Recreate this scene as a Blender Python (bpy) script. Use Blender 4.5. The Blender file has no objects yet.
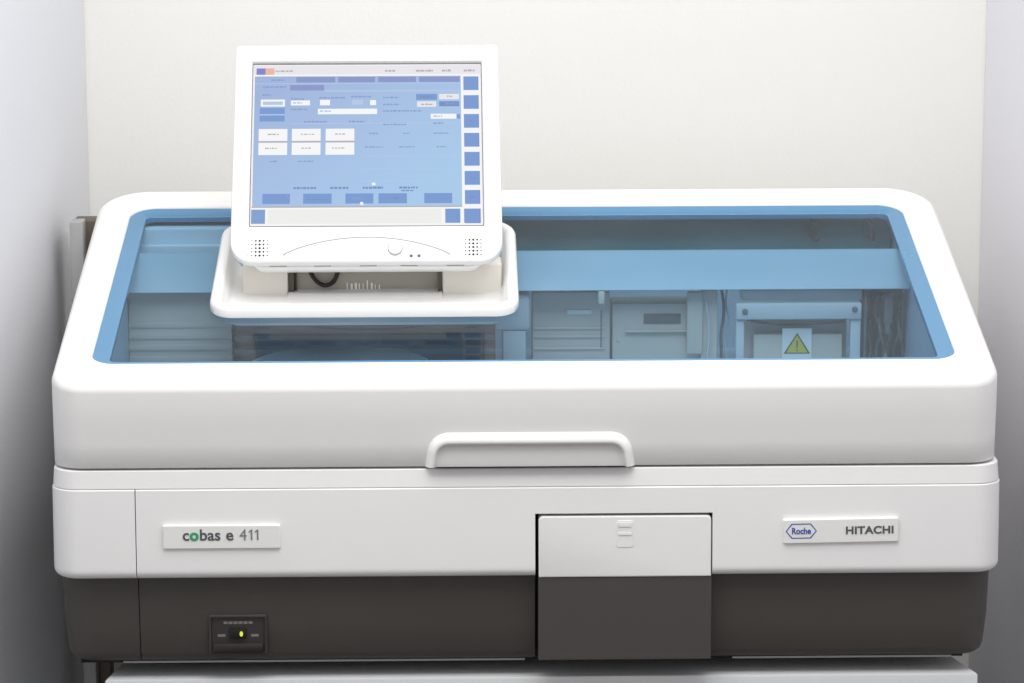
import bpy, bmesh, math, random
from mathutils import Vector, Matrix
random.seed(4)
S = bpy.context.scene
COL = S.collection
PI = math.pi
rad = math.radians

# ------------------------------------------------------------------ helpers
def lin(c):
    def f(v):
        v /= 255.0
        return v / 12.92 if v <= 0.04045 else ((v + 0.055) / 1.055) ** 2.4
    return tuple(f(v) for v in c) + (1.0,)

def mat(name, rgb, rough=0.45, spec=0.5, metal=0.0, var=0.03, bump=0.0, bscale=400.0, vscale=6.0, coat=0.0):
    m = bpy.data.materials.new(name); m.use_nodes = True
    nt = m.node_tree; b = nt.nodes['Principled BSDF']
    b.inputs['Roughness'].default_value = rough
    b.inputs['Specular IOR Level'].default_value = spec
    b.inputs['Metallic'].default_value = metal
    b.inputs['Coat Weight'].default_value = coat
    c = lin(rgb)
    tc = nt.nodes.new('ShaderNodeTexCoord')
    n = nt.nodes.new('ShaderNodeTexNoise'); n.inputs['Scale'].default_value = vscale
    n.inputs['Detail'].default_value = 5
    nt.links.new(tc.outputs['Object'], n.inputs['Vector'])
    r = nt.nodes.new('ShaderNodeMix'); r.data_type = 'RGBA'
    r.inputs[6].default_value = tuple(x * (1 - var) for x in c[:3]) + (1,)
    r.inputs[7].default_value = tuple(min(1, x * (1 + var)) for x in c[:3]) + (1,)
    nt.links.new(n.outputs['Fac'], r.inputs[0])
    nt.links.new(r.outputs[2], b.inputs['Base Color'])
    # slight roughness variation (handling marks)
    n2 = nt.nodes.new('ShaderNodeTexNoise'); n2.inputs['Scale'].default_value = vscale * 2.3
    n2.inputs['Detail'].default_value = 6
    nt.links.new(tc.outputs['Object'], n2.inputs['Vector'])
    mr = nt.nodes.new('ShaderNodeMapRange')
    mr.inputs['To Min'].default_value = max(0.02, rough - 0.06); mr.inputs['To Max'].default_value = min(1, rough + 0.06)
    nt.links.new(n2.outputs['Fac'], mr.inputs['Value']); nt.links.new(mr.outputs['Result'], b.inputs['Roughness'])
    if bump:
        n3 = nt.nodes.new('ShaderNodeTexNoise'); n3.inputs['Scale'].default_value = bscale
        n3.inputs['Detail'].default_value = 2
        nt.links.new(tc.outputs['Object'], n3.inputs['Vector'])
        bp = nt.nodes.new('ShaderNodeBump'); bp.inputs['Strength'].default_value = bump
        bp.inputs['Distance'].default_value = 0.001
        nt.links.new(n3.outputs['Fac'], bp.inputs['Height']); nt.links.new(bp.outputs['Normal'], b.inputs['Normal'])
    return m

def emit(name, rgb, k=1.0):
    m = bpy.data.materials.new(name); m.use_nodes = True
    nt = m.node_tree; nt.nodes.remove(nt.nodes['Principled BSDF'])
    e = nt.nodes.new('ShaderNodeEmission'); e.inputs['Color'].default_value = lin(rgb); e.inputs['Strength'].default_value = k
    nt.links.new(e.outputs[0], nt.nodes['Material Output'].inputs['Surface'])
    return m

def rrect(x0, x1, y0, y1, r, n=10):
    """closed rounded rectangle, counter-clockwise; r = one radius or (fl, fr, br, bl)"""
    if not isinstance(r, (tuple, list)): r = (r,) * 4
    out = []
    for (cx, cy, a0, rr) in ((x0 + r[0], y0 + r[0], PI, r[0]), (x1 - r[1], y0 + r[1], 1.5 * PI, r[1]),
                             (x1 - r[2], y1 - r[2], 0, r[2]), (x0 + r[3], y1 - r[3], .5 * PI, r[3])):
        for i in range(n + 1):
            a = a0 + .5 * PI * i / n
            out.append((cx + rr * math.cos(a), cy + rr * math.sin(a)))
    return out

def loft(bm, loops, cap0=False, cap1=False, flip=False, mi=0):
    vs = [[bm.verts.new(p) for p in L] for L in loops]
    n = len(vs[0])
    for a, b in zip(vs, vs[1:]):
        for i in range(n):
            j = (i + 1) % n
            q = (a[i], a[j], b[j], b[i])
            f = bm.faces.new(q[::-1] if flip else q); f.material_index = mi
    if cap0: bm.faces.new(vs[0] if flip else vs[0][::-1]).material_index = mi
    if cap1: bm.faces.new(vs[-1][::-1] if flip else vs[-1]).material_index = mi
    return vs

def box(bm, x0, x1, y0, y1, z0, z1, bev=0.0, seg=2, mi=0):
    t = bmesh.new()
    bmesh.ops.create_cube(t, size=1)
    for v in t.verts:
        v.co = Vector(((x0 + x1) / 2 + v.co.x * (x1 - x0), (y0 + y1) / 2 + v.co.y * (y1 - y0), (z0 + z1) / 2 + v.co.z * (z1 - z0)))
    if bev: bmesh.ops.bevel(t, geom=t.edges[:], offset=bev, segments=seg, affect='EDGES', profile=0.5)
    for f in t.faces: f.material_index = mi
    merge(bm, t)

def merge(bm, t, M=None):
    mp = {}
    for v in t.verts: mp[v] = bm.verts.new(M @ v.co if M else v.co)
    for f in t.faces:
        try:
            g = bm.faces.new([mp[v] for v in f.verts]); g.material_index = f.material_index
        except ValueError: pass
    t.free()

def tube(bm, pts, r, n=10):
    pts = [Vector(p) for p in pts]
    # Catmull-Rom
    P = [pts[0]] + pts + [pts[-1]]; Q = []
    for i in range(1, len(P) - 2):
        for k in range(6):
            t = k / 6
            a, b, c, d = P[i - 1], P[i], P[i + 1], P[i + 2]
            Q.append(.5 * ((2 * b) + (c - a) * t + (2 * a - 5 * b + 4 * c - d) * t * t + (3 * b - a - 3 * c + d) * t ** 3))
    Q.append(pts[-1]); loops = []
    for i, q in enumerate(Q):
        d = (Q[min(i + 1, len(Q) - 1)] - Q[max(i - 1, 0)]).normalized()
        u = d.cross(Vector((0.31, 0.2, 0.93))).normalized(); w = d.cross(u)
        loops.append([q + r * (math.cos(2 * PI * k / n) * u + math.sin(2 * PI * k / n) * w) for k in range(n)])
    loft(bm, loops, True, True, flip=False)

def cyl(bm, c, axis, r, h, n=20, bev=0.0):
    """disc/cylinder starting at c, along axis"""
    c = Vector(c); d = Vector(axis).normalized()
    u = d.orthogonal().normalized(); w = d.cross(u)
    ring = lambda rr, t: [c + d * t + rr * (math.cos(2 * PI * k / n) * u + math.sin(2 * PI * k / n) * w) for k in range(n)]
    L = [ring(r, 0), ring(r, h - bev)]
    if bev: L += [ring(r - bev * .35, h - bev * .3), ring(r - bev, h)]
    loft(bm, L, True, True)

def obj(name, bm, mats, parent=None, smooth=40, recalc=True, loc=None):
    if recalc: bmesh.ops.recalc_face_normals(bm, faces=bm.faces[:])
    me = bpy.data.meshes.new(name); bm.to_mesh(me); bm.free()
    for m in (mats if isinstance(mats, (list, tuple)) else [mats]): me.materials.append(m)
    if smooth:
        for p in me.polygons: p.use_smooth = True
        try: me.set_sharp_from_angle(angle=rad(smooth))
        except Exception: pass
    o = bpy.data.objects.new(name, me); COL.objects.link(o)
    if parent: o.parent = parent
    return o

def thing(name, label, cat, loc=(0, 0, 0)):
    o = bpy.data.objects.new(name, None); COL.objects.link(o); o.location = loc
    o.empty_display_size = .05
    o['label'] = label; o['category'] = cat
    return o

def text_bm(bm, s, M, size, mi=0, bold=0.0, sx=1.0, ext=0.0003, align='LEFT', shear=0.0, spacing=1.0):
    c = bpy.data.curves.new('lettering', 'FONT'); c.body = s; c.size = size; c.offset = bold
    c.extrude = ext; c.align_x = align; c.shear = shear; c.space_character = spacing; c.resolution_u = 4
    t = bpy.data.objects.new('lettering', c); COL.objects.link(t)
    bpy.context.view_layer.update()
    dg = bpy.context.evaluated_depsgraph_get()
    me = bpy.data.meshes.new_from_object(t.evaluated_get(dg))
    bpy.data.objects.remove(t); bpy.data.curves.remove(c)
    b = bmesh.new(); b.from_mesh(me); bpy.data.meshes.remove(me)
    for v in b.verts: v.co.x *= sx
    for f in b.faces: f.material_index = mi
    w = max(v.co.x for v in b.verts)
    merge(bm, b, M)
    return w

# ------------------------------------------------------------------ materials
WHITE = mat('white_moulded_plastic', (229, 228, 226), .38, var=.012, bump=.04, bscale=900)
WHITE2 = mat('white_cover_plastic', (231, 230, 229), .40, var=.012, bump=.04, bscale=900)
MONW = mat('monitor_white_plastic', (238, 239, 240), .36, var=.008, bump=.03, bscale=1200)
BEIGE = mat('beige_plastic', (230, 226, 217), .5, var=.02)
DARK = mat('charcoal_plastic', (70, 66, 62), .5, var=.05, bump=.12, bscale=1500)
DARK2 = mat('charcoal_door_plastic', (72, 69, 66), .5, var=.05, bump=.12, bscale=1500)
BLACK = mat('black_rubber', (14, 13, 13), .6, var=.1)
GAP = mat('dark_gap', (16, 15, 16), .8)
BLUE = mat('blue_window_border', (82, 130, 166), .25, var=.02)
INNER = mat('pale_inner_plastic', (196, 204, 208), .45, var=.03)
INBAR = mat('blue_grey_crossbar', (206, 228, 242), .4, var=.02)
INDARK = mat('dark_teal_inner_panel', (26, 136, 146), .5, var=.06)
INMID = mat('grey_inner_metal', (206, 198, 188), .42, var=.06)
INDEEP = mat('deep_grey_inner', (104, 108, 112), .6, var=.08)
STEEL = mat('brushed_steel', (150, 148, 140), .35, metal=.8, var=.06)
PLATE = mat('nameplate_white', (236, 236, 233), .3, var=.008)
INK = mat('dark_grey_ink', (84, 86, 92), .5)
INK2 = mat('light_grey_ink', (120, 124, 130), .5)
GREEN = mat('green_ink', (58, 160, 112), .5)
NAVY = mat('blue_ink', (72, 84, 172), .5)
YELLOW = mat('yellow_warning', (206, 194, 62), .5)
GREYTXT = mat('grey_print', (128, 124, 118), .5)
LINE = mat('grey_line_and_ring_shade', (150, 152, 156), .4)
HOLE = mat('speaker_hole_dark', (40, 38, 46), .8)
ZINC = mat('galvanised_grey', (160, 160, 160), .45, var=.04)

def glass_mat():
    m = bpy.data.materials.new('tinted_blue_acrylic'); m.use_nodes = True
    nt = m.node_tree; nt.nodes.remove(nt.nodes['Principled BSDF'])
    tr = nt.nodes.new('ShaderNodeBsdfTransparent'); tr.inputs[0].default_value = (.61, .755, .845, 1)
    gl = nt.nodes.new('ShaderNodeBsdfGlossy'); gl.inputs['Roughness'].default_value = .02
    df = nt.nodes.new('ShaderNodeBsdfDiffuse'); df.inputs['Color'].default_value = (.45, .62, .78, 1)
    tc = nt.nodes.new('ShaderNodeTexCoord')
    nz = nt.nodes.new('ShaderNodeTexNoise'); nz.inputs['Scale'].default_value = 7; nz.inputs['Detail'].default_value = 8
    nt.links.new(tc.outputs['Object'], nz.inputs['Vector'])
    mr = nt.nodes.new('ShaderNodeMapRange'); mr.inputs['From Min'].default_value = .35; mr.inputs['From Max'].default_value = .75
    mr.inputs['To Min'].default_value = .025; mr.inputs['To Max'].default_value = .06
    nt.links.new(nz.outputs['Fac'], mr.inputs['Value'])
    m1 = nt.nodes.new('ShaderNodeMixShader'); m2 = nt.nodes.new('ShaderNodeMixShader')
    fr = nt.nodes.new('ShaderNodeFresnel'); fr.inputs['IOR'].default_value = 1.23
    nt.links.new(mr.outputs['Result'], m1.inputs[0]); nt.links.new(tr.outputs[0], m1.inputs[1]); nt.links.new(df.outputs[0], m1.inputs[2])
    nt.links.new(fr.outputs[0], m2.inputs[0]); nt.links.new(m1.outputs[0], m2.inputs[1]); nt.links.new(gl.outputs[0], m2.inputs[2])
    nt.links.new(m2.outputs[0], nt.nodes['Material Output'].inputs['Surface'])
    return m
GLASS = glass_mat()

# ------------------------------------------------------------------ setting
def wall_mat(name, rgb, var=.015):
    return mat(name, rgb, .75, spec=.25, var=var, bump=.25, bscale=160, vscale=1.4)
WALLB = wall_mat('warm_white_painted_wall', (227, 226, 222))
WALLL = wall_mat('cool_white_painted_wall', (220, 221, 225))
WALLR = wall_mat('cool_white_painted_partition', (222, 221, 226))
FLOORM = mat('grey_vinyl_floor', (84, 80, 76), .4, var=.1, vscale=20)

def struct(name, bm, m):
    o = obj(name, bm, m, smooth=0); o['kind'] = 'structure'; return o
b = bmesh.new(); box(b, -1.2, 1.3, .80, .88, -.80, 2.2); struct('wall_back', b, WALLB)
def side_wall(bm, pts):
    loft(bm, [[(x, y, -.7998) for x, y in pts], [(x, y, 2.2) for x, y in pts]], True, True)
b = bmesh.new(); side_wall(b, [(-.642, .7985), (-.80, .7985), (-1.08, -1.5), (-.93, -1.5)]); struct('wall_left', b, WALLL)
b = bmesh.new(); side_wall(b, [(.714, .7985), (1.08, -1.5), (1.24, -1.5), (.86, .7985)]); struct('wall_right', b, WALLR)
b = bmesh.new(); box(b, -4, 4, -6, 1.5, -.88, -.80); struct('floor', b, FLOORM)

# grey casing in the back corner, behind the analyser's left end
cab = thing('cable_trunking', 'grey vertical trunking with dark backing in the back corner beside the left wall', 'trunking', (-.62, .60, -.80))
def cobj(name, bm, m):
    for v in bm.verts: v.co -= Vector((-.62, .60, -.80))
    return obj(name, bm, m, cab)
b = bmesh.new(); box(b, -.6412, -.6222, .555, .59, -.80, .4730, .002); cobj('cover_strip', b, ZINC)
b = bmesh.new(); box(b, -.6412, -.6060, .592, .64, -.80, .4690, .002); cobj('backing', b, mat('brown_backing', (92, 82, 72), .6))
# ------------------------------------------------------------------ bench
bench = thing('bench', 'low white bench under the analyzer, only its top edge in view', 'bench', (0.02, .4, -.80))
def bobj(name, bm, m): 
    for v in bm.verts: v.co -= Vector((0.02, .4, -.80))
    return obj(name, bm, m, bench)
BENCHW = mat('white_laminate', (216, 217, 218), .4, var=.02)
b = bmesh.new()
out = [(-.5435, .024), (.5887, .024), (.566, .11), (.55, .72), (-.52, .72), (-.528, .11)]
L = lambda ins, z: [(x * (1 - ins / .56), y + (ins if y < .05 else (-ins if y > .5 else 0)), z) for x, y in out]
loft(b, [L(.004, -.083), L(0, -.080), L(0, -.048), L(.0012, -.0459), L(.004, -.045)], True, True)
bobj('bench_top', b, BENCHW)
b = bmesh.new(); box(b, -.50, .53, .06, .70, -.76, -.084, .004); bobj('cabinet', b, BENCHW)
b = bmesh.new(); box(b, -.48, .51, .09, .68, -.80, -.76); bobj('plinth', b, DARK)

# ------------------------------------------------------------------ analyser
AN = thing('immunoassay_analyzer', 'wide white benchtop analyzer with blue tinted lid window and touch screen on top', 'lab analyzer', (0, .3, -.045))
OFF = Vector((0, .3, -.045))
def part(name, bm, m, parent=None, smooth=40, label=None):
    for v in bm.verts: v.co -= OFF
    o = obj(name, bm, m, parent or AN, smooth)
    if label: o['label'] = label
    return o

SL = math.tan(rad(14))
ZF = .3532; YF = .01
zs = lambda y: ZF + SL * (y - YF)
XC = .001

# --- lid frame
def lid_loop(ins, fz, ymax=.634):
    p = rrect(XC - .603 + ins, XC + .605 - ins, 0 + ins, ymax - ins,
              (max(.042 - ins, .004), max(.042 - ins, .004), max(.072 - ins, .004), max(.072 - ins, .004)), 12)
    return [(x, y, fz(y)) for x, y in p]
W = dict(x0=XC - .5545, x1=XC + .5555, y0=.060, y1=.572)
def win_loop(ins, dz, rf=.030, rb=.036):
    p = rrect(W['x0'] + ins, W['x1'] - ins, W['y0'] + ins * .55, W['y1'] - ins * 1.25,
              (max(rf - ins, .008), max(rf - ins, .008), max(rb - ins, .012), max(rb - ins, .012)), 12)
    return [(XC + (x - XC) * (1.004 - .006 * (y - .06) / .5), y, zs(y) + dz) for x, y in p]
b = bmesh.new()
loops = [lid_loop(.020, lambda y: .2395), lid_loop(.0020, lambda y: .2395), lid_loop(.0008, lambda y: .2399), lid_loop(.0002, lambda y: .2407),
         lid_loop(0, lambda y: .27 + .1 * (zs(y) - .352)), lid_loop(0, lambda y: .30 + .5 * (zs(y) - .352))]
R_ = .0125
for i in range(9):
    a = i * PI / 2 / 8 * .97
    loops.append(lid_loop(R_ * (1 - math.cos(a)), lambda y, a=a: zs(y) - R_ + R_ * math.sin(a)))
loops += [win_loop(-.006, 0), win_loop(-.002, -.0006), win_loop(0, -.0025), win_loop(0, -.006)]
loft(b, loops)
for v in b.verts:                      # the front face leans in towards its lower edge
    if v.co.z < .335 and v.co.y < .30: v.co.y += .062 * (.335 - v.co.z) * (1 - v.co.y / .30)
lid = part('lid', b, WHITE, smooth=60)

# blue border ring around the window
b = bmesh.new()
loft(b, [win_loop(-.003, -.0085), win_loop(-.003, -.0045), win_loop(.023, -.0045), win_loop(.0235, -.0060), win_loop(.0235, -.012)])
bd = part('window_border', b, BLUE, lid, 60, 'blue border framing the tinted window')
# --- glass with a cut-out for the screen cradle
TR = dict(x0=-.4140, x1=-.0038, y0=.203, y1=.494)
def tray_loop(ins, dz, r=(.030, .030, .045, .045), n=12, push=0.0):
    p = rrect(TR['x0'] + ins, TR['x1'] - ins, TR['y0'] + ins, TR['y1'] - ins, tuple(max(q - ins, .006) for q in r), n)
    return [(x, y, zs(y) + dz) for x, y in p]
b = bmesh.new()
loft(b, [win_loop(.0232, -.0055), tray_loop(.006, -.0055)])
gl = part('tinted_window', b, GLASS, lid, 0)

# --- lid handle: raised arch with a finger recess
b = bmesh.new()
def arch(ins, y, r=.027):
    x0, x1, z1, z0 = -.1235 + ins, .1365 - ins, .2840 - ins * 1.25, .2398
    pts = [(x0, z0)]; rr = max(r - ins, .004)
    for i in range(11):
        a = PI - .5 * PI * i / 10; pts.append((x0 + rr + rr * math.cos(a), z1 - rr + rr * math.sin(a)))
    for i in range(11):
        a = .5 * PI - .5 * PI * i / 10; pts.append((x1 - rr + rr * math.cos(a), z1 - rr + rr * math.sin(a)))
    pts.append((x1, z0))
    return [(x + math.copysign(.0035, x) * max(0, (.268 - z) / .03) ** 2, y + .062 * (.335 - z), z) for x, z in pts]
loft(b, [arch(-.002, .010), arch(-.001, .0015), arch(.0002, -.0008), arch(.0025, -.0045), arch(.0055, -.0074), arch(.0085, -.0086), arch(.0102, -.0083), arch(.0115, -.0068), arch(.0128, -.0044), arch(.0150, -.0030), arch(.022, -.0026)], True, True)
part('handle', b, WHITE, lid, 62)

# --- lower cover
def upath(hw, y0, r, y1, xs=()):
    """U-shaped plan path with outward normals, left rear -> front -> right rear"""
    P = [(XC + .0025 - hw, y1, -1, 0)]
    xl, xr = XC + .0025 - hw, XC + .0025 + hw
    for k in (.66, .33): P.append((xl, y0 + r + (y1 - y0 - r) * k, -1, 0))
    for i in range(13):
        a = PI + .5 * PI * i / 12; P.append((xl + r + r * math.cos(a), y0 + r + r * math.sin(a), math.cos(a), math.sin(a)))
    for x in xs: P.append((x, y0, 0, -1))
    for i in range(13):
        a = 1.5 * PI + .5 * PI * i / 12; P.append((xr - r + r * math.cos(a), y0 + r + r * math.sin(a), math.cos(a), math.sin(a)))
    for k in (.33, .66, 1): P.append((xr, y0 + r + (y1 - y0 - r) * k, 1, 0))
    return P
def sweep(bm, path, prof, mi=0):
    loops = [[(x + nx * o, y + ny * o, z) for o, z in prof] for x, y, nx, ny in path]
    loft(bm, loops, True, True, mi=mi)
XB = (-.4965, -.4953, .0128, .2396)          # end-cover joint, door opening
path = upath(.6085, 0, .036, .62, XB)
k0 = 16                                        # index of XB[0]
p_strip = [(-.030, .2368), (-.0045, .2368), (-.0034, .2365), (-.0028, .2357), (-.0012, .2138), (-.0018, .2130), (-.030, .2130)]
def fo(z): return 0.0
p_top = [(-.030, .2124), (-.0018, .2124), (-.0007, .2120), (0, .2113)]
p_main = p_top + [(0, .112), (0, .108)]
for i in range(1, 10):
    a = PI / 2 * i / 9
    p_main.append((-.0110 * (1 - math.cos(a)), .1072 - .0112 * math.sin(a)))
p_main.append((-.030, .0960))
p_above = p_top + [(0, .1785), (-.001, .1780), (-.030, .1780)]
def lean(bm):                          # the front leans back a little: a shear of the whole cover
    for v in bm.verts: v.co.y += .060 * (v.co.z - .175)
b = bmesh.new()
sweep(b, path, p_strip)
sweep(b, path[k0 + 1:k0 + 3], p_main)
sweep(b, path[k0 + 2:k0 + 4], p_above)
sweep(b, path[k0 + 3:], p_main)
lean(b); part('lower_cover', b, WHITE2, smooth=22)
b = bmesh.new(); sweep(b, path[:k0 + 1], p_main)
lean(b); part('end_cover', b, WHITE2, smooth=22)

# --- charcoal base
pathd = upath(.6055, .010, .045, .61, XB)
p_base = [(-.040, .0954), (-.004, .0954), (-.006, .03), (-.010, -.008), (-.013, -.016), (-.019, -.0205), (-.026, -.0215), (-.040, -.0215)]
def shear(P):  # the joint leans inwards with the taper
    return P
b = bmesh.new()
sweep(b, pathd[k0 + 1:k0 + 3], p_base); sweep(b, pathd[k0 + 3:], p_base)
base = part('base_cover', b, DARK, smooth=50)
b = bmesh.new(); sweep(b, pathd[:k0 + 1], p_base); part('base_end_cover', b, DARK, smooth=50)
# inner chassis (dark), closes the gaps
b = bmesh.new()
box(b, XC - .575, XC + .578, .035, .605, -.0205, .2400)
for x0, x1 in ((-.575, -.08), (.22, .57)): box(b, x0, x1, .033, .58, -.0245, -.0216)
part('chassis', b, GAP, smooth=0)
for x0, x1 in ((-.52, .0), (.27, .555)):
    b = bmesh.new(); box(b, x0, x1, .0305, .034, -.0248, -.0222); part('bottom_plate', b, ZINC, smooth=0)
# back cover
b = bmesh.new(); box(b, XC - .59, XC + .59, .606, .64, -.02, .246, .008); part('rear_cover', b, WHITE2)
for x in (-.44, .46):
    for y in (.12, .5):
        b = bmesh.new(); cyl(b, (x, y, -.045), (0, 0, 1), .022, .0205, 24); part('foot', b, BLACK)

# --- front flap
b = bmesh.new()
def slab(bm, x0, x1, z0, z1, y0, y1, r, bev, n=6, rb=.0015):
    def lp(ins, y): return [(x, y, z) for x, z in rrect(x0 + ins, x1 - ins, z0 + ins, z1 - ins, tuple(max(q - ins, .0008) for q in (rb, rb, r, r)), n)]
    loft(bm, [lp(0, y1), lp(0, y0 + bev), lp(bev * .3, y0 + bev * .3), lp(bev, y0)], True, True)
DX0, DX1 = .0172, .2380
slab(b, DX0, DX1, .0955, .1748, .0000, .022, .006, .0018); lean(b)
door = part('front_flap', b, WHITE2, smooth=18)
b = bmesh.new(); slab(b, DX0 - .0005, DX1 + .0008, -.0152, .0949, -.0030, .024, .0015, .0010)
part('lower_panel', b, DARK2, door, 18)
b = bmesh.new()
slab(b, .1165, .1385, .1340, .1690, -.0006, .002, .004, .0005, rb=.004)
box(b, .1190, .1360, -.0014, -.0009, .1500, .1535, .0003)
box(b, .1190, .1360, -.0016, -.0009, .1610, .1665, .0003); lean(b)
part('latch', b, WHITE2, door, 18)

# --- power switch
SX = -.3695
b = bmesh.new()
x0, x1, z0, z1 = SX - .0375, SX + .0375, -.0090, .0440
def fr(ins, y): return [(x, y, z) for x, z in rrect(x0 + ins, x1 - ins, z0 + ins, z1 - ins, .002, 3)]
loft(b, [fr(0, .020), fr(0, .0128), fr(.001, .0120), fr(.003, .0120), fr(.0036, .0150)], False, True)
sw = part('power_switch', b, mat('switch_dark_plastic', (56, 52, 50), .4))
b = bmesh.new(); box(b, x0 + .005, x1 - .005, .0095, .0152, z0 + .0035, z0 + .0155, .002); part('rocker_guard', b, mat('switch_guard', (44, 42, 40), .35), sw)
b = bmesh.new(); box(b, SX - .0115, SX + .0105, .0112, .0152, .0120, .0260, .001); part('rocker', b, BLACK, sw)
b = bmesh.new()
for i in range(6): box(b, SX - .0185 + i * .0064, SX - .0185 + i * .0064 + .0050, .0146, .0153, .0313, .0347)
box(b, SX - .0265, SX - .0165, .0146, .0153, .0143, .0175); box(b, SX + .0165, SX + .0262, .0146, .0153, .0143, .0175)
part('switch_markings', b, GREYTXT, sw, 0)
b = bmesh.new(); cyl(b, (SX + .0042, .0114, .0190), (0, -1, 0), .0022, .0012, 12, .0006)
for v in b.verts: v.co.z = .0190 + (v.co.z - .0190) * 1.6
part('indicator_lamp', b, emit('lime_lamp', (214, 232, 80), 1.1), sw)

# --- name plates
def plate(x0, x1, z0, z1, y, tilt):
    bm = bmesh.new(); t = bmesh.new()
    slab(t, x0, x1, z0, z1, y - .0035, y + .003, .0015, .0009)
    c = Vector(((x0 + x1) / 2, y, (z0 + z1) / 2))
    M = Matrix.Translation(c) @ Matrix.Rotation(tilt, 4, 'Y') @ Matrix.Translation(-c)
    merge(bm, t, M); return bm, M
def on_plate(M, x, z, y):  # letters: text XY plane -> facing -Y
    return M @ Matrix.Translation((x, y, z)) @ Matrix.Rotation(rad(90), 4, 'X')
bm, M = plate(-.4610, -.3122, .1368, .1672, -.0018, 0)
np1 = part('nameplate', bm, PLATE, smooth=18, label='white nameplate reading cobas e 411')
t = bmesh.new(); YP = -.0055
x = -.4365; zt = .1480; sz = .0208
for ch, mi, bo, sp in (('c', 0, .00035, 1), ('o', 1, .0009, 1), ('bas', 0, .00035, 1)):
    x += text_bm(t, ch, on_plate(M, x, zt, YP), sz, mi, bo) + .0006
text_bm(t, 'e', on_plate(M, x + .0062, zt, YP), sz, 0, .0004)
xf = x + .0235
xf += text_bm(t, '4', on_plate(M, xf, zt, YP), sz, 2, .0, .95) + .0022
for k in range(2):
    h = sz * .66
    P = [(.0030, 0), (.0050, 0), (.0050, h), (.0034, h), (.0004, h - .0026), (.0004, h - .0042), (.0030, h - .0022)]
    loft(t, [[(xf + px, YP + yy, zt + pz) for px, pz in P] for yy in (.0003, -.0003)], False, True, mi=2)
    xf += .0078
part('lettering', t, [INK, GREEN, INK2], np1, 0)
bm, M = plate(.3300, .4770, .1390, .1702, -.0018, rad(-.75))
np2 = part('nameplate', bm, PLATE, smooth=18, label='white nameplate with blue hexagon emblem and dark capitals')
t = bmesh.new()
hx, hz, hw, hh = .3526, .1552, .0200, .0103
def hexl(k, y):
    pts = [(-1, 0), (-.62, -.96), (.62, -.96), (1, 0), (.62, .96), (-.62, .96)]
    return [M @ Vector((hx + px * (hw - k), y, hz + pz * (hh - k * .9))) for px, pz in pts]
loft(t, [hexl(0, YP + .0004), hexl(0, YP), hexl(.0016, YP), hexl(.0016, YP + .0004)], mi=1)
text_bm(t, 'Roche', on_plate(M, hx, hz - .0036, YP), .0115, 1, .00030, .84, align='CENTER')
part('emblem', t, [INK, NAVY], np2, 0)
t = bmesh.new()
text_bm(t, 'HITACHI', on_plate(M, .4090, .1504, YP), .0136, 0, .00045, 1.12, spacing=1.05)
part('lettering', t, [INK, NAVY], np2, 0)

# ------------------------------------------------------------------ interior seen through the window
b = bmesh.new()
p0 = rrect(XC - .545, XC + .545, .052, .600, .02, 5)
loft(b, [[(x, y, zs(y) - .011) for x, y in p0], [(x, y, .2750) for x, y in p0]], False, True)
part('inner_housing', b, mat('pale_blue_housing', (160, 184, 202), .45, var=.03), smooth=0)
b = bmesh.new()
box(b, -.1, .5435, .578, .5995, .40, .4825); part('inner_back_panel', b, INDARK, smooth=0)
b = bmesh.new()
box(b, -.5435, -.11, .520, .5995, .38, .4680, .003); box(b, -.5435, -.11, .505, .519, .38, .4460, .003)
part('inner_shelf', b, INBAR)
b = bmesh.new()
prof = [(.450, .3985), (.450, .4450), (.443, .4450), (.4405, .4440), (.3875, .4010), (.3865, .3990), (.3885, .3980)]
loft(b, [[(x, y, z) for y, z in prof] for x in (XC - .5435, XC + .5435)], True, True)
part('crossbar', b, mat('blue_grey_crossbar_top', (150, 178, 194), .4, var=.03), smooth=25)
for x in (.4279, .5095):
    b = bmesh.new(); box(b, x - .0036, x + .0036, .528, .577, .4440, .4690, .001); box(b, x - .0020, x + .0055, .520, .528, .4440, .4530, .001)
    part('hook', b, BLACK)
# left tray of ribs
b = bmesh.new()
box(b, -.5435, -.4000, .405, .46, .26, .3960, .002)
for i, z in enumerate((.3560, .3400, .3240, .3080)): box(b, -.5435, -.4000, .4038 - .0002 * i, .4045, z - .010, z - .0015, .0003)
part('ribbed_panel', b, INMID)
# dark reagent well below the cradle
b = bmesh.new()
box(b, -.3980, -.0320, .430, .46, .25, .3860)
for i, z in enumerate((.352, .336, .318)): box(b, -.3980, -.0320, .42 - .01 * i, .4295, z - .011, z - .003, .001)
part('reagent_well', b, INDEEP)
b = bmesh.new()
cyl(b, (-.245, .290, .262), (0, 0, 1), .125, .056, 48, .006)
part('reagent_disk_cover', b, PLATE)
b = bmesh.new()
box(b, -.034, .0165, .395, .44, .34, .3925, .007); box(b, -.022, .010, .398, .44, .25, .3405, .002)
part('pillar', b, INNER)
def back(bm, d=.022):
    for v in bm.verts: v.co.y += d; v.co.z += d * .16
# grey module with white label
b = bmesh.new()
box(b, .020, .1290, .402, .46, .25, .3860, .002)
for z in (.337, .325, .308): box(b, .022, .122, .3995, .4015, z - .0035, z, .001)
for x, z in ((.0285, .368), (.1205, .368), (.1215, .352)): cyl(b, (x, .4021, z), (0, -1, 0), .0022, .0014, 10, .0004)
back(b); part('grey_module', b, INMID)
b = bmesh.new(); box(b, .0690, .1030, .4000, .4017, .3550, .3610); back(b); part('module_label', b, PLATE, smooth=0)
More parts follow.
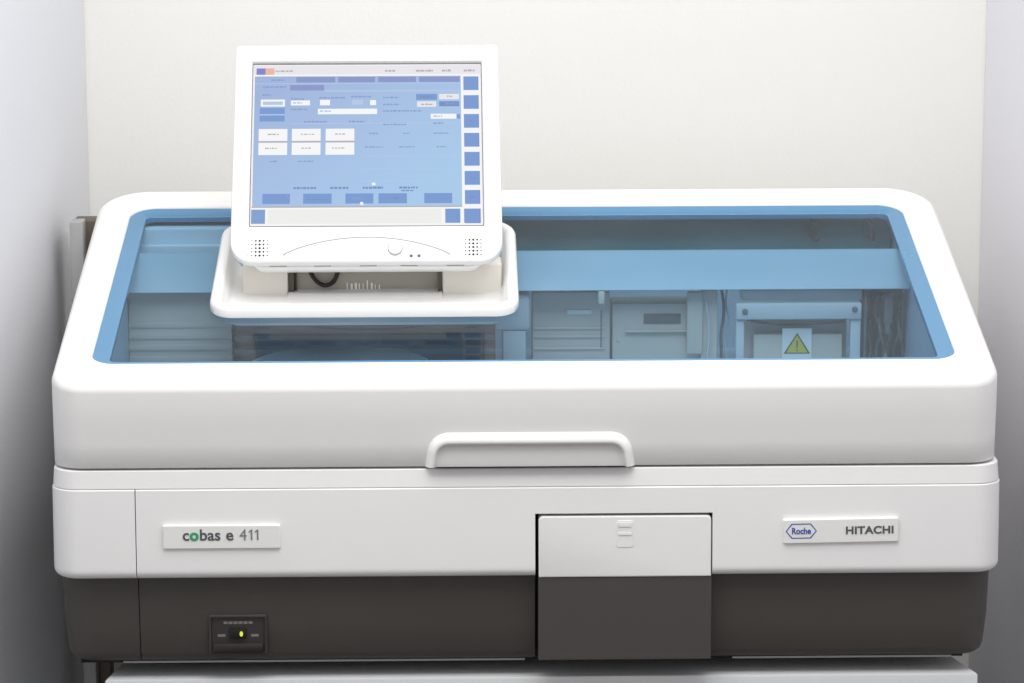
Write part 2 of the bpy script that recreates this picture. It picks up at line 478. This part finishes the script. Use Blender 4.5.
# module with slot
b = bmesh.new()
box(b, .1320, .2790, .398, .46, .25, .3700, .003); box(b, .236, .258, .385, .3975, .30, .3880, .002)
box(b, .256, .279, .3895, .3975, .28, .3900, .002); box(b, .150, .250, .3925, .3975, .3300, .3325, .001)
for x, z in ((.1395, .357), (.1400, .318), (.2720, .376)): cyl(b, (x, .3981 if x < .2 else .3896, z), (0, -1, 0), .0024, .0014, 10, .0004)
back(b); md = part('slotted_module', b, INMID)
b = bmesh.new(); box(b, .176, .228, .3960, .3978, .3420, .3560, .001); back(b); part('slot', b, INDEEP, md)
# bracket with warning label
b = bmesh.new()
box(b, .3120, .4810, .405, .44, .3795, .3945, .002)
box(b, .3030, .4785, .392, .4045, .3550, .3780, .002)
box(b, .3040, .3150, .396, .4045, .25, .3545, .001); box(b, .4640, .4780, .396, .4045, .25, .3545, .001)
br = part('bracket', b, INNER)
for x, z in ((.3155, .3665), (.4690, .3690)):
    b = bmesh.new(); cyl(b, (x, .3921, z), (0, -1, 0), .0042, .0022, 16, .0008); part('screw', b, INDEEP, br)
b = bmesh.new()
box(b, .316, .463, .430, .455, .25, .3545); box(b, .330, .455, .412, .4295, .25, .3300, .002)
part('inner_box', b, INMID)
b = bmesh.new(); box(b, .3700, .4115, .4085, .4115, .2890, .3395, .0006)
wl = part('warning_label', b, PLATE, smooth=0)
b = bmesh.new()
def tri(k, y): 
    return [(.3908 + sx * (.0185 - k * 1.5), y, z) for sx, z in ((-1, .3035 + k * .6), (1, .3035 + k * .6))] + [(.3908, y, .3330 - k * 1.4)]
loft(b, [tri(0, .4084), tri(0, .4078)], False, True, mi=1)
loft(b, [tri(.0022, .4077), tri(.0022, .4074)], False, True, mi=0)
box(b, .3899, .3917, .4068, .4073, .3120, .3225, mi=1); box(b, .3899, .3917, .4068, .4073, .3070, .3092, mi=1)
part('warning_symbol', b, [YELLOW, INK], wl, 0)
# thin tubing and a cable running between the modules
CLEAR = mat('clear_tubing', (196, 204, 206), .2, var=.03)
for pts, rr, m in (([(.262, .420, .392), (.2632, .406, .372), (.2660, .404, .352), (.2672, .405, .330), (.2650, .408, .300), (.264, .408, .27)], .0016, CLEAR),
                  ([(.286, .43, .39), (.2885, .422, .372), (.2878, .420, .350), (.2850, .421, .330), (.2862, .424, .30), (.288, .424, .27)], .0022, INDEEP),
                  ([(.294, .435, .39), (.292, .428, .37), (.297, .425, .345), (.291, .426, .32), (.296, .428, .28)], .0014, CLEAR),
                  ([(-.3960, .400, .372), (-.34, .404, .360), (-.27, .408, .364), (-.19, .408, .356), (-.10, .406, .362), (-.036, .402, .354)], .0018, CLEAR),
                  ([(.322, .428, .349), (.350, .423, .3440), (.395, .422, .3425), (.440, .423, .3445), (.460, .426, .346)], .0016, INDEEP)):
    b = bmesh.new(); tube(b, pts, rr, 8); part('tubing', b, m)
# pipetting probe under the crossbar
b = bmesh.new(); box(b, .1105, .1195, .384, .396, .3800, .3975, .0015)
pr = part('probe_head', b, INMID)
b = bmesh.new(); cyl(b, (.115, .388, .318), (0, 0, 1), .0012, .053, 10); part('probe_needle', b, STEEL, pr)
# hoses at the right end
b = bmesh.new(); box(b, .484, .5430, .446, .46, .25, .3860); box(b, .4835, .4865, .40, .446, .25, .389); part('side_plate', b, INDEEP, smooth=0)
HOSE = mat('clear_grey_hose', (104, 108, 106), .25, var=.05)
for i in range(8):
    x = .494 + .0062 * i + random.uniform(-.003, .003); y = .425 + random.uniform(-.012, .012)
    pts = [(x + random.uniform(-.002, .002), y, .385)]
    for k in range(1, 6): pts.append((x + random.uniform(-.006, .006), y + random.uniform(-.010, .010), .385 - .026 * k))
    b = bmesh.new(); tube(b, pts, random.choice((.0022, .003, .0036)), 8)
    part('hose', b, random.choice((HOSE, HOSE, INDEEP)))
b = bmesh.new(); box(b, .512, .524, .405, .418, .345, .386, .002); box(b, .514, .521, .406, .416, .33, .3449, .001); part('valve', b, INDEEP)

# ------------------------------------------------------------------ cradle that holds the touch screen
b = bmesh.new()
loft(b, [tray_loop(.004, -.008), tray_loop(-.0005, -.004), tray_loop(-.001, .005), tray_loop(.001, .0085), tray_loop(.0035, .0102),
         tray_loop(.009, .0102), tray_loop(.0125, .0085), tray_loop(.0145, .005), tray_loop(.019, -.020), tray_loop(.030, -.028), tray_loop(.05, -.030)], False, True)
cr = part('screen_cradle', b, WHITE, smooth=50)
# pedestal inside the cradle with an opening for the cables
b = bmesh.new()
yb = .336
box(b, -.3790, -.3165, yb, .40, .370, .4460, .004)
part('pedestal_block', b, BEIGE, cr)
b = bmesh.new()
box(b, -.1055, -.0240, yb, .40, .370, .4460, .004)
part('pedestal_block', b, BEIGE, cr)
b = bmesh.new()
loft(b, [[(x, y, z) for y, z in ((.298, .370), (.298, .3860), (.300, .3885), (.330, .4060), (.335, .4072), (.352, .4072), (.352, .370))] for x in (-.3162, -.1058)], True, True)
part('sill', b, WHITE, cr)
b = bmesh.new(); box(b, -.3160, -.1060, .3525, .3565, .40, .462)
rp = part('recess_panel', b, mat('recess_grey_metal', (166, 162, 152), .4, var=.04), cr)
b = bmesh.new()
for i in range(9): box(b, -.237 + i * .0055, -.237 + i * .0055 + random.uniform(.0012, .0032), .3517, .3526, .4085, .4085 + random.uniform(.004, .0135))
part('embossed_marks', b, PLATE, cr, 0)
BRONZE = mat('dark_bronze', (78, 70, 58), .4)
for x0, x1, y0 in ((-.3155, -.3085, .340), (-.1115, -.1065, .338), (-.3070, -.3048, .345)):
    b = bmesh.new(); box(b, x0, x1, y0, .352, .4075, .452, .0008); part('side_bracket', b, BRONZE, cr)
b = bmesh.new(); tube(b, [(-.2905, .347, .456), (-.287, .345, .437), (-.279, .344, .4225), (-.267, .3435, .4155), (-.2555, .344, .4200), (-.249, .345, .4330), (-.246, .347, .456)], .0030, 10)
part('cable', b, BLACK, cr)
b = bmesh.new(); box(b, -.238, -.215, .343, .352, .4375, .4560, .002); part('connector', b, INDEEP, cr)

# ------------------------------------------------------------------ touch screen monitor
AL = rad(27)
MO = Matrix.Translation((-.2072, .2800, .4583)) @ Matrix(((1, 0, 0, 0), (0, math.sin(AL), -math.cos(AL), 0), (0, math.cos(AL), math.sin(AL), 0), (0, 0, 0, 1)))
# local: X right, Y up along the screen, Z towards the viewer
def mon(bm, name, m, parent, smooth=40, label=None):
    for v in bm.verts: v.co = MO @ v.co
    return part(name, bm, m, parent, smooth, label)
H = .3140
def tap(p, z):  # taper: narrower towards the top
    return [(x * (1 - .026 * (y / H)), y, z) for x, y in p]
def mloop(ins, z, rb=.030, rt=.005):
    return tap(rrect(-.1845 + ins, .1845 - ins, 0 + ins, H - ins, tuple(max(q - ins, .002) for q in (rb, rb, rt, rt)), 10), z)
def sloop(ins, z):
    p = rrect(-.1592 + ins, .1592 - ins, .0515 + ins, .2880 - ins, .0015, 10)
    return [(x * (1 - .012 * ((y - .05) / .237)), y, z) for x, y in p]
b = bmesh.new()
loft(b, [mloop(.030, -.062), mloop(.018, -.060), mloop(.010, -.040), mloop(.006, -.0200), mloop(.0040, -.0180), mloop(.0010, -.0170), mloop(0, -.0155), mloop(0, -.0050), mloop(.0008, -.0022), mloop(.0028, -.0006), mloop(.005, 0),
         sloop(-.0035, 0), sloop(-.0020, -.0006), sloop(0, -.0042), sloop(.0006, -.0050), sloop(.0015, -.0052)], True, False)
mo = mon(b, 'monitor', MONW, None, 35)
# thin dark shadow-gap gasket between bezel and panel
b = bmesh.new()
def rloop(ins, z): return [(x, y, z) for x, y in rrect(-.160 + ins, .160 - ins, -.0022 + ins, .285 - ins, max(.022 - ins, .003), 8)]
loft(b, [rloop(.030, -.066), rloop(.010, -.060), rloop(.003, -.048), rloop(0, -.030), rloop(0, -.0200), rloop(.0008, -.0186), rloop(.002, -.0180), rloop(.03, -.0178)], True, True)
mon(b, 'rear_housing', MONW, mo, 35)
b = bmesh.new(); loft(b, [sloop(-.0001, -.0038), sloop(.0013, -.0038), sloop(.0013, -.0058)])
mon(b, 'gasket', mat('grey_gasket', (112, 110, 106), .6), mo, 0)
# --- screen picture. Drawing units: u 249..483 wide, v 63..225 high
SCOL = [('bg', None), ('white', (252, 252, 253)), ('pale', (240, 237, 242)), ('blue', (130, 162, 216)), ('mid', (138, 168, 214)), ('mauve', (146, 158, 206)),
        ('ink', (144, 166, 208)), ('hair', (188, 206, 238)), ('orange', (240, 190, 170)), ('violet', (140, 140, 210)), ('greyink', (190, 182, 186)), ('rail', (244, 244, 240)), ('slate', (124, 152, 204))]
SI = {n: i for i, (n, c) in enumerate(SCOL)}
def screen_bg():
    m = bpy.data.materials.new('screen_blue_display'); m.use_nodes = True
    nt = m.node_tree; nt.nodes.remove(nt.nodes['Principled BSDF'])
    tc = nt.nodes.new('ShaderNodeTexCoord'); sp = nt.nodes.new('ShaderNodeSeparateXYZ')
    nt.links.new(tc.outputs['Generated'], sp.inputs[0])
    mp = nt.nodes.new('ShaderNodeMath'); mp.operation = 'SUBTRACT'; nt.links.new(sp.outputs['X'], mp.inputs[0]); nt.links.new(sp.outputs['Z'], mp.inputs[1])
    mr = nt.nodes.new('ShaderNodeMapRange'); mr.inputs['From Min'].default_value = -.9; mr.inputs['From Max'].default_value = .5
    nt.links.new(mp.outputs[0], mr.inputs['Value'])
    mx = nt.nodes.new('ShaderNodeMix'); mx.data_type = 'RGBA'
    mx.inputs[6].default_value = lin((164, 182, 222)); mx.inputs[7].default_value = lin((172, 204, 236))
    nt.links.new(mr.outputs['Result'], mx.inputs[0])
    e = nt.nodes.new('ShaderNodeEmission'); e.inputs['Strength'].default_value = .99
    nt.links.new(mx.outputs[2], e.inputs['Color']); nt.links.new(e.outputs[0], nt.nodes['Material Output'].inputs['Surface'])
    return m
SM = [screen_bg()] + [emit('screen_' + n, c, .95) for n, c in SCOL[1:]]
b = bmesh.new()
def sx(u, v):
    lw = 254 - 4.3 * (v - 63) / 162; rw = 482 + 1.3 * (v - 63) / 162
    return None
def spt(u, v, k):
    # u in 252..482.5 , v in 63..225 (rows of the picture)
    y = .2872 - (v - 63) / 162 * .2350
    t = (u - 254.0) / 228.0
    hw = .1578 * (1 - .012 * ((y - .05) / .237))
    return (-hw + 2 * hw * t, y, -.0053 + .00018 * k)
def q(u0, v0, u1, v1, col, k=1):
    f = b.faces.new([b.verts.new(spt(*p, k)) for p in ((u0, v1), (u1, v1), (u1, v0), (u0, v0))]); f.material_index = SI[col]
def words(u0, u1, v, col='ink', h=1.5, k=3):
    u = u0
    while u < u1:
        w = random.uniform(1.5, 4.0); w = min(w, u1 - u)
        q(u, v - h / 2 + random.uniform(-.2, .2), u + w, v + h / 2, col, k); u += w + random.uniform(.5, 1.1)
q(254, 63, 482, 225, 'white', 0)
q(255.5, 75, 462, 206, 'bg', 1)
q(254.5, 64.5, 481.5, 74, 'pale', 1); q(254.5, 73.6, 481.5, 75.2, 'white', 2)
q(257, 67, 266, 73.5, 'violet', 2); q(266, 67, 275, 73.5, 'orange', 2); words(276, 294, 70, 'greyink', 1.6)
words(386, 396, 70, 'greyink', 2); words(417, 434, 70, 'greyink', 2); words(443, 452, 70, 'greyink', 2); words(465, 476, 70, 'greyink', 2)
for a, c in ((297, 336), (339, 376), (379, 417), (420, 461)): q(a, 76, c, 81.5, 'mauve', 2)
words(272, 286, 79); q(291, 84, 325, 89.5, 'mauve', 2); words(264, 288, 86)
q(326, 89.5, 461, 90.8, 'hair', 2); q(256, 82.2, 461, 82.9, 'hair', 2)
for a, c, v in ((263, 272, 94), (292, 305, 98), (320, 346, 97), (352, 372, 96), (384, 400, 97), (384, 400, 104), (292, 308, 108.5), (384, 422, 110.5), (305, 328, 121), (350, 366, 121), (384, 408, 124), (434, 444, 123)): words(a, c, v)
q(262, 98.5, 286, 105.5, 'white', 2); q(264, 100.5, 284, 104, 'hair', 3)
q(292, 99.5, 311, 104.5, 'white', 2); words(294, 304, 102, 'hair')
q(321, 99, 331, 104.5, 'white', 2); q(353, 99, 364, 104, 'hair', 2); q(371, 99.5, 377, 104.5, 'white', 2)
q(261, 107, 286, 113, 'blue', 2); q(261, 114.5, 286, 120.5, 'blue', 2); q(260.5, 113.3, 286, 114.2, 'hair', 2)
q(319, 108, 378, 113.5, 'white', 2); words(321, 332, 110.5, 'hair')
q(417, 93.5, 438, 99.5, 'blue', 2); q(440, 93.5, 460, 99, 'pale', 2); q(418, 101, 437, 106.5, 'pale', 2); q(440, 101, 460, 106, 'slate', 2)
words(421, 434, 96.5, 'slate'); words(448, 453, 96, 'greyink'); words(422, 434, 104, 'greyink'); words(446, 458, 103.5, 'ink')
q(431.5, 113.5, 457, 118.5, 'white', 2); words(434, 443, 116, 'hair'); q(457.5, 114, 461, 118.5, 'blue', 2)
q(291, 122.6, 461, 123.2, 'hair', 2); q(370, 117, 370.7, 123, 'hair', 2)
for u0, u1 in ((260.5, 289), (293.5, 322), (327, 355.5)):
    for v0, v1 in ((128, 140), (141.8, 154)):
        q(u0, v0, u1, v1, 'white', 2); c = (u0 + u1) / 2; words(c - random.uniform(4, 8), c + random.uniform(4, 8), (v0 + v1) / 2 - .5, 'greyink', 1.1)
    q(u0, 140.2, u1, 141.6, 'greyink', 2)
for a, c, v in ((370, 379, 133), (404, 411, 133), (434, 450, 133), (366, 384, 146.5), (400, 415, 146.5), (437, 447, 146.5), (272, 279, 160.5), (300, 315, 160.5)): words(a, c, v, 'ink', 1.2)
for v in (155.5, 168, 180): q(362, v, 460, v + .5, 'hair', 2)
for a, c in ((296, 318), (332, 350), (364, 384), (400, 418)): words(a, c, 187, 'slate', 2.0)
words(402, 414, 190, 'slate', 1.2)
for a, c in ((265.5, 292.5), (305.5, 333.5), (347, 374.5), (379.5, 407.5), (424.5, 452)): q(a, 192.5, c, 202.5, 'blue', 2)
words(309, 330, 198.5, 'slate', 1.0); words(394, 400, 197.5, 'slate', 1.4); words(353, 366, 197.5, 'mid', 1.2); q(288.5, 193.5, 291, 195.5, 'ink', 3)
q(361.5, 201, 364.5, 204, 'white', 4); q(373, 182, 376.5, 184.5, 'white', 4)
q(255, 205, 462, 206.3, 'greyink', 2)
q(271, 208, 441, 222, 'rail', 1)
q(254.8, 208, 268.5, 222, 'mid', 2); q(445, 208, 459.8, 222, 'blue', 2); words(456, 459, 217, 'slate', 2)
q(461.8, 75, 463.6, 206, 'white', 3)
for i in range(8):
    v = 76 + i * 18.95
    q(464.5, v, 479.5, v + 13.8, 'blue', 2); q(478.6, v, 479.6, v + 13.8, 'slate', 3)
    if i in (2, 5, 6): words(470, 475, v + 7, 'slate', 1.2)
q(463.5, 225 - 17, 479.8, 222, 'blue', 2)
mon(b, 'screen', SM, mo, 0)
# --- speaker grilles
for cx, cy in ((-.1441, .0202), (.1442, .0202)):
    b = bmesh.new()
    for i in range(7):
        for j in range(5):
            rr = (.0006, .0010, .0014, .0017, .0014, .0010, .0006)[i]
            cyl(b, (cx + (i - 3) * .0052, cy + .0002 + (j - 2) * .0052, -.0004), (0, 0, 1), rr, .0006, 10)
    mon(b, 'speaker_grille', HOLE, mo, 0)
# --- raised crescent on the chin
arcp = [(-.113 + .226 * t, .0100 + .0252 * (1 - (2 * t - 1) ** 2) ** .85 if 0 < t < 1 else .0100) for t in [i / 40 for i in range(41)]]
b = bmesh.new()
for (xa, ya), (xb, yb_) in zip(arcp, arcp[1:]):
    n = Vector((-(yb_ - ya), xb - xa)).normalized() * .0009
    vs = [b.verts.new(v) for v in ((xa - n.x, ya - n.y, .0003), (xb - n.x, yb_ - n.y, .0003), (xb + n.x, yb_ + n.y, .0003), (xa + n.x, ya + n.y, .0003))]
    b.faces.new(vs)
bmesh.ops.remove_doubles(b, verts=b.verts[:], dist=.0003)
mon(b, 'accent_line', LINE, mo, 0)
b = bmesh.new(); cyl(b, (.0387, .0192, -.001), (0, 0, 1), .0104, .00125, 32); mon(b, 'button_shade_ring', LINE, mo, 0)  # grey ring paints in the shading around the button
b = bmesh.new(); cyl(b, (.0387, .0192, -.001), (0, 0, 1), .0092, .0040, 32, .0016)
mon(b, 'power_button', MONW, mo, 40)
for x in (.0603, .0708):
    b = bmesh.new(); cyl(b, (x, .0085, -.0005), (0, 0, 1), .0022, .0012, 14, .0004); mon(b, 'indicator', INK, mo, 40)
SLOT = mat('slot_grey', (120, 116, 110), .6)
for u in (-.1200, -.0600, .0020, .0570, .1200):
    b = bmesh.new(); box(b, u - .0115, u + .0115, -.0002, .0014, -.0190, -.0174); mon(b, 'vent_slot', SLOT, mo, 0)
# neck joining monitor and cradle
b = bmesh.new(); cyl(b, (0, .10, -.060), (0, -.80, -.60), .035, .10, 24); mon(b, 'neck', WHITE, mo)

# ------------------------------------------------------------------ light
def area(name, loc, size, sy, power, target, col=(1, 1, 1)):
    l = bpy.data.lights.new(name, 'AREA'); l.shape = 'RECTANGLE'; l.size = size; l.size_y = sy; l.energy = power; l.color = col
    o = bpy.data.objects.new(name, l); COL.objects.link(o); o.location = loc
    o.rotation_euler = (Vector(target) - Vector(loc)).to_track_quat('-Z', 'Y').to_euler()
    return o
area('ceiling_lamp', (-.10, -.68, 2.05), 2.0, 1.3, 52, (-.1, -.5, 0), (1, .993, .98))
w = bpy.data.worlds.new('World'); S.world = w; w.use_nodes = True
bg = w.node_tree.nodes['Background']; bg.inputs['Color'].default_value = (1, .993, .982, 1); bg.inputs['Strength'].default_value = .62

# ------------------------------------------------------------------ camera
cam = bpy.data.cameras.new('camera'); co = bpy.data.objects.new('camera', cam); COL.objects.link(co)
cam.sensor_width = 36; cam.lens = 2990 / 1024 * 36; cam.clip_end = 60; cam.clip_start = .05
pitch, yaw, roll = rad(11), rad(1.0), rad(.15)
F = Vector((math.sin(yaw) * math.cos(pitch), math.cos(yaw) * math.cos(pitch), -math.sin(pitch)))
R = F.cross(Vector((0, 0, 1))).normalized(); U = R.cross(F)
R, U = R * math.cos(roll) - U * math.sin(roll), U * math.cos(roll) + R * math.sin(roll)
co.matrix_world = Matrix(((R.x, U.x, -F.x, -.0807), (R.y, U.y, -F.y, -3.6999), (R.z, U.z, -F.z, 1.1217), (0, 0, 0, 1)))
cam.dof.use_dof = True; cam.dof.focus_distance = 3.95; cam.dof.aperture_fstop = 14
S.camera = co
S.view_settings.view_transform = 'Standard'; S.view_settings.look = 'None'; S.view_settings.exposure = 0; S.view_settings.gamma = 1
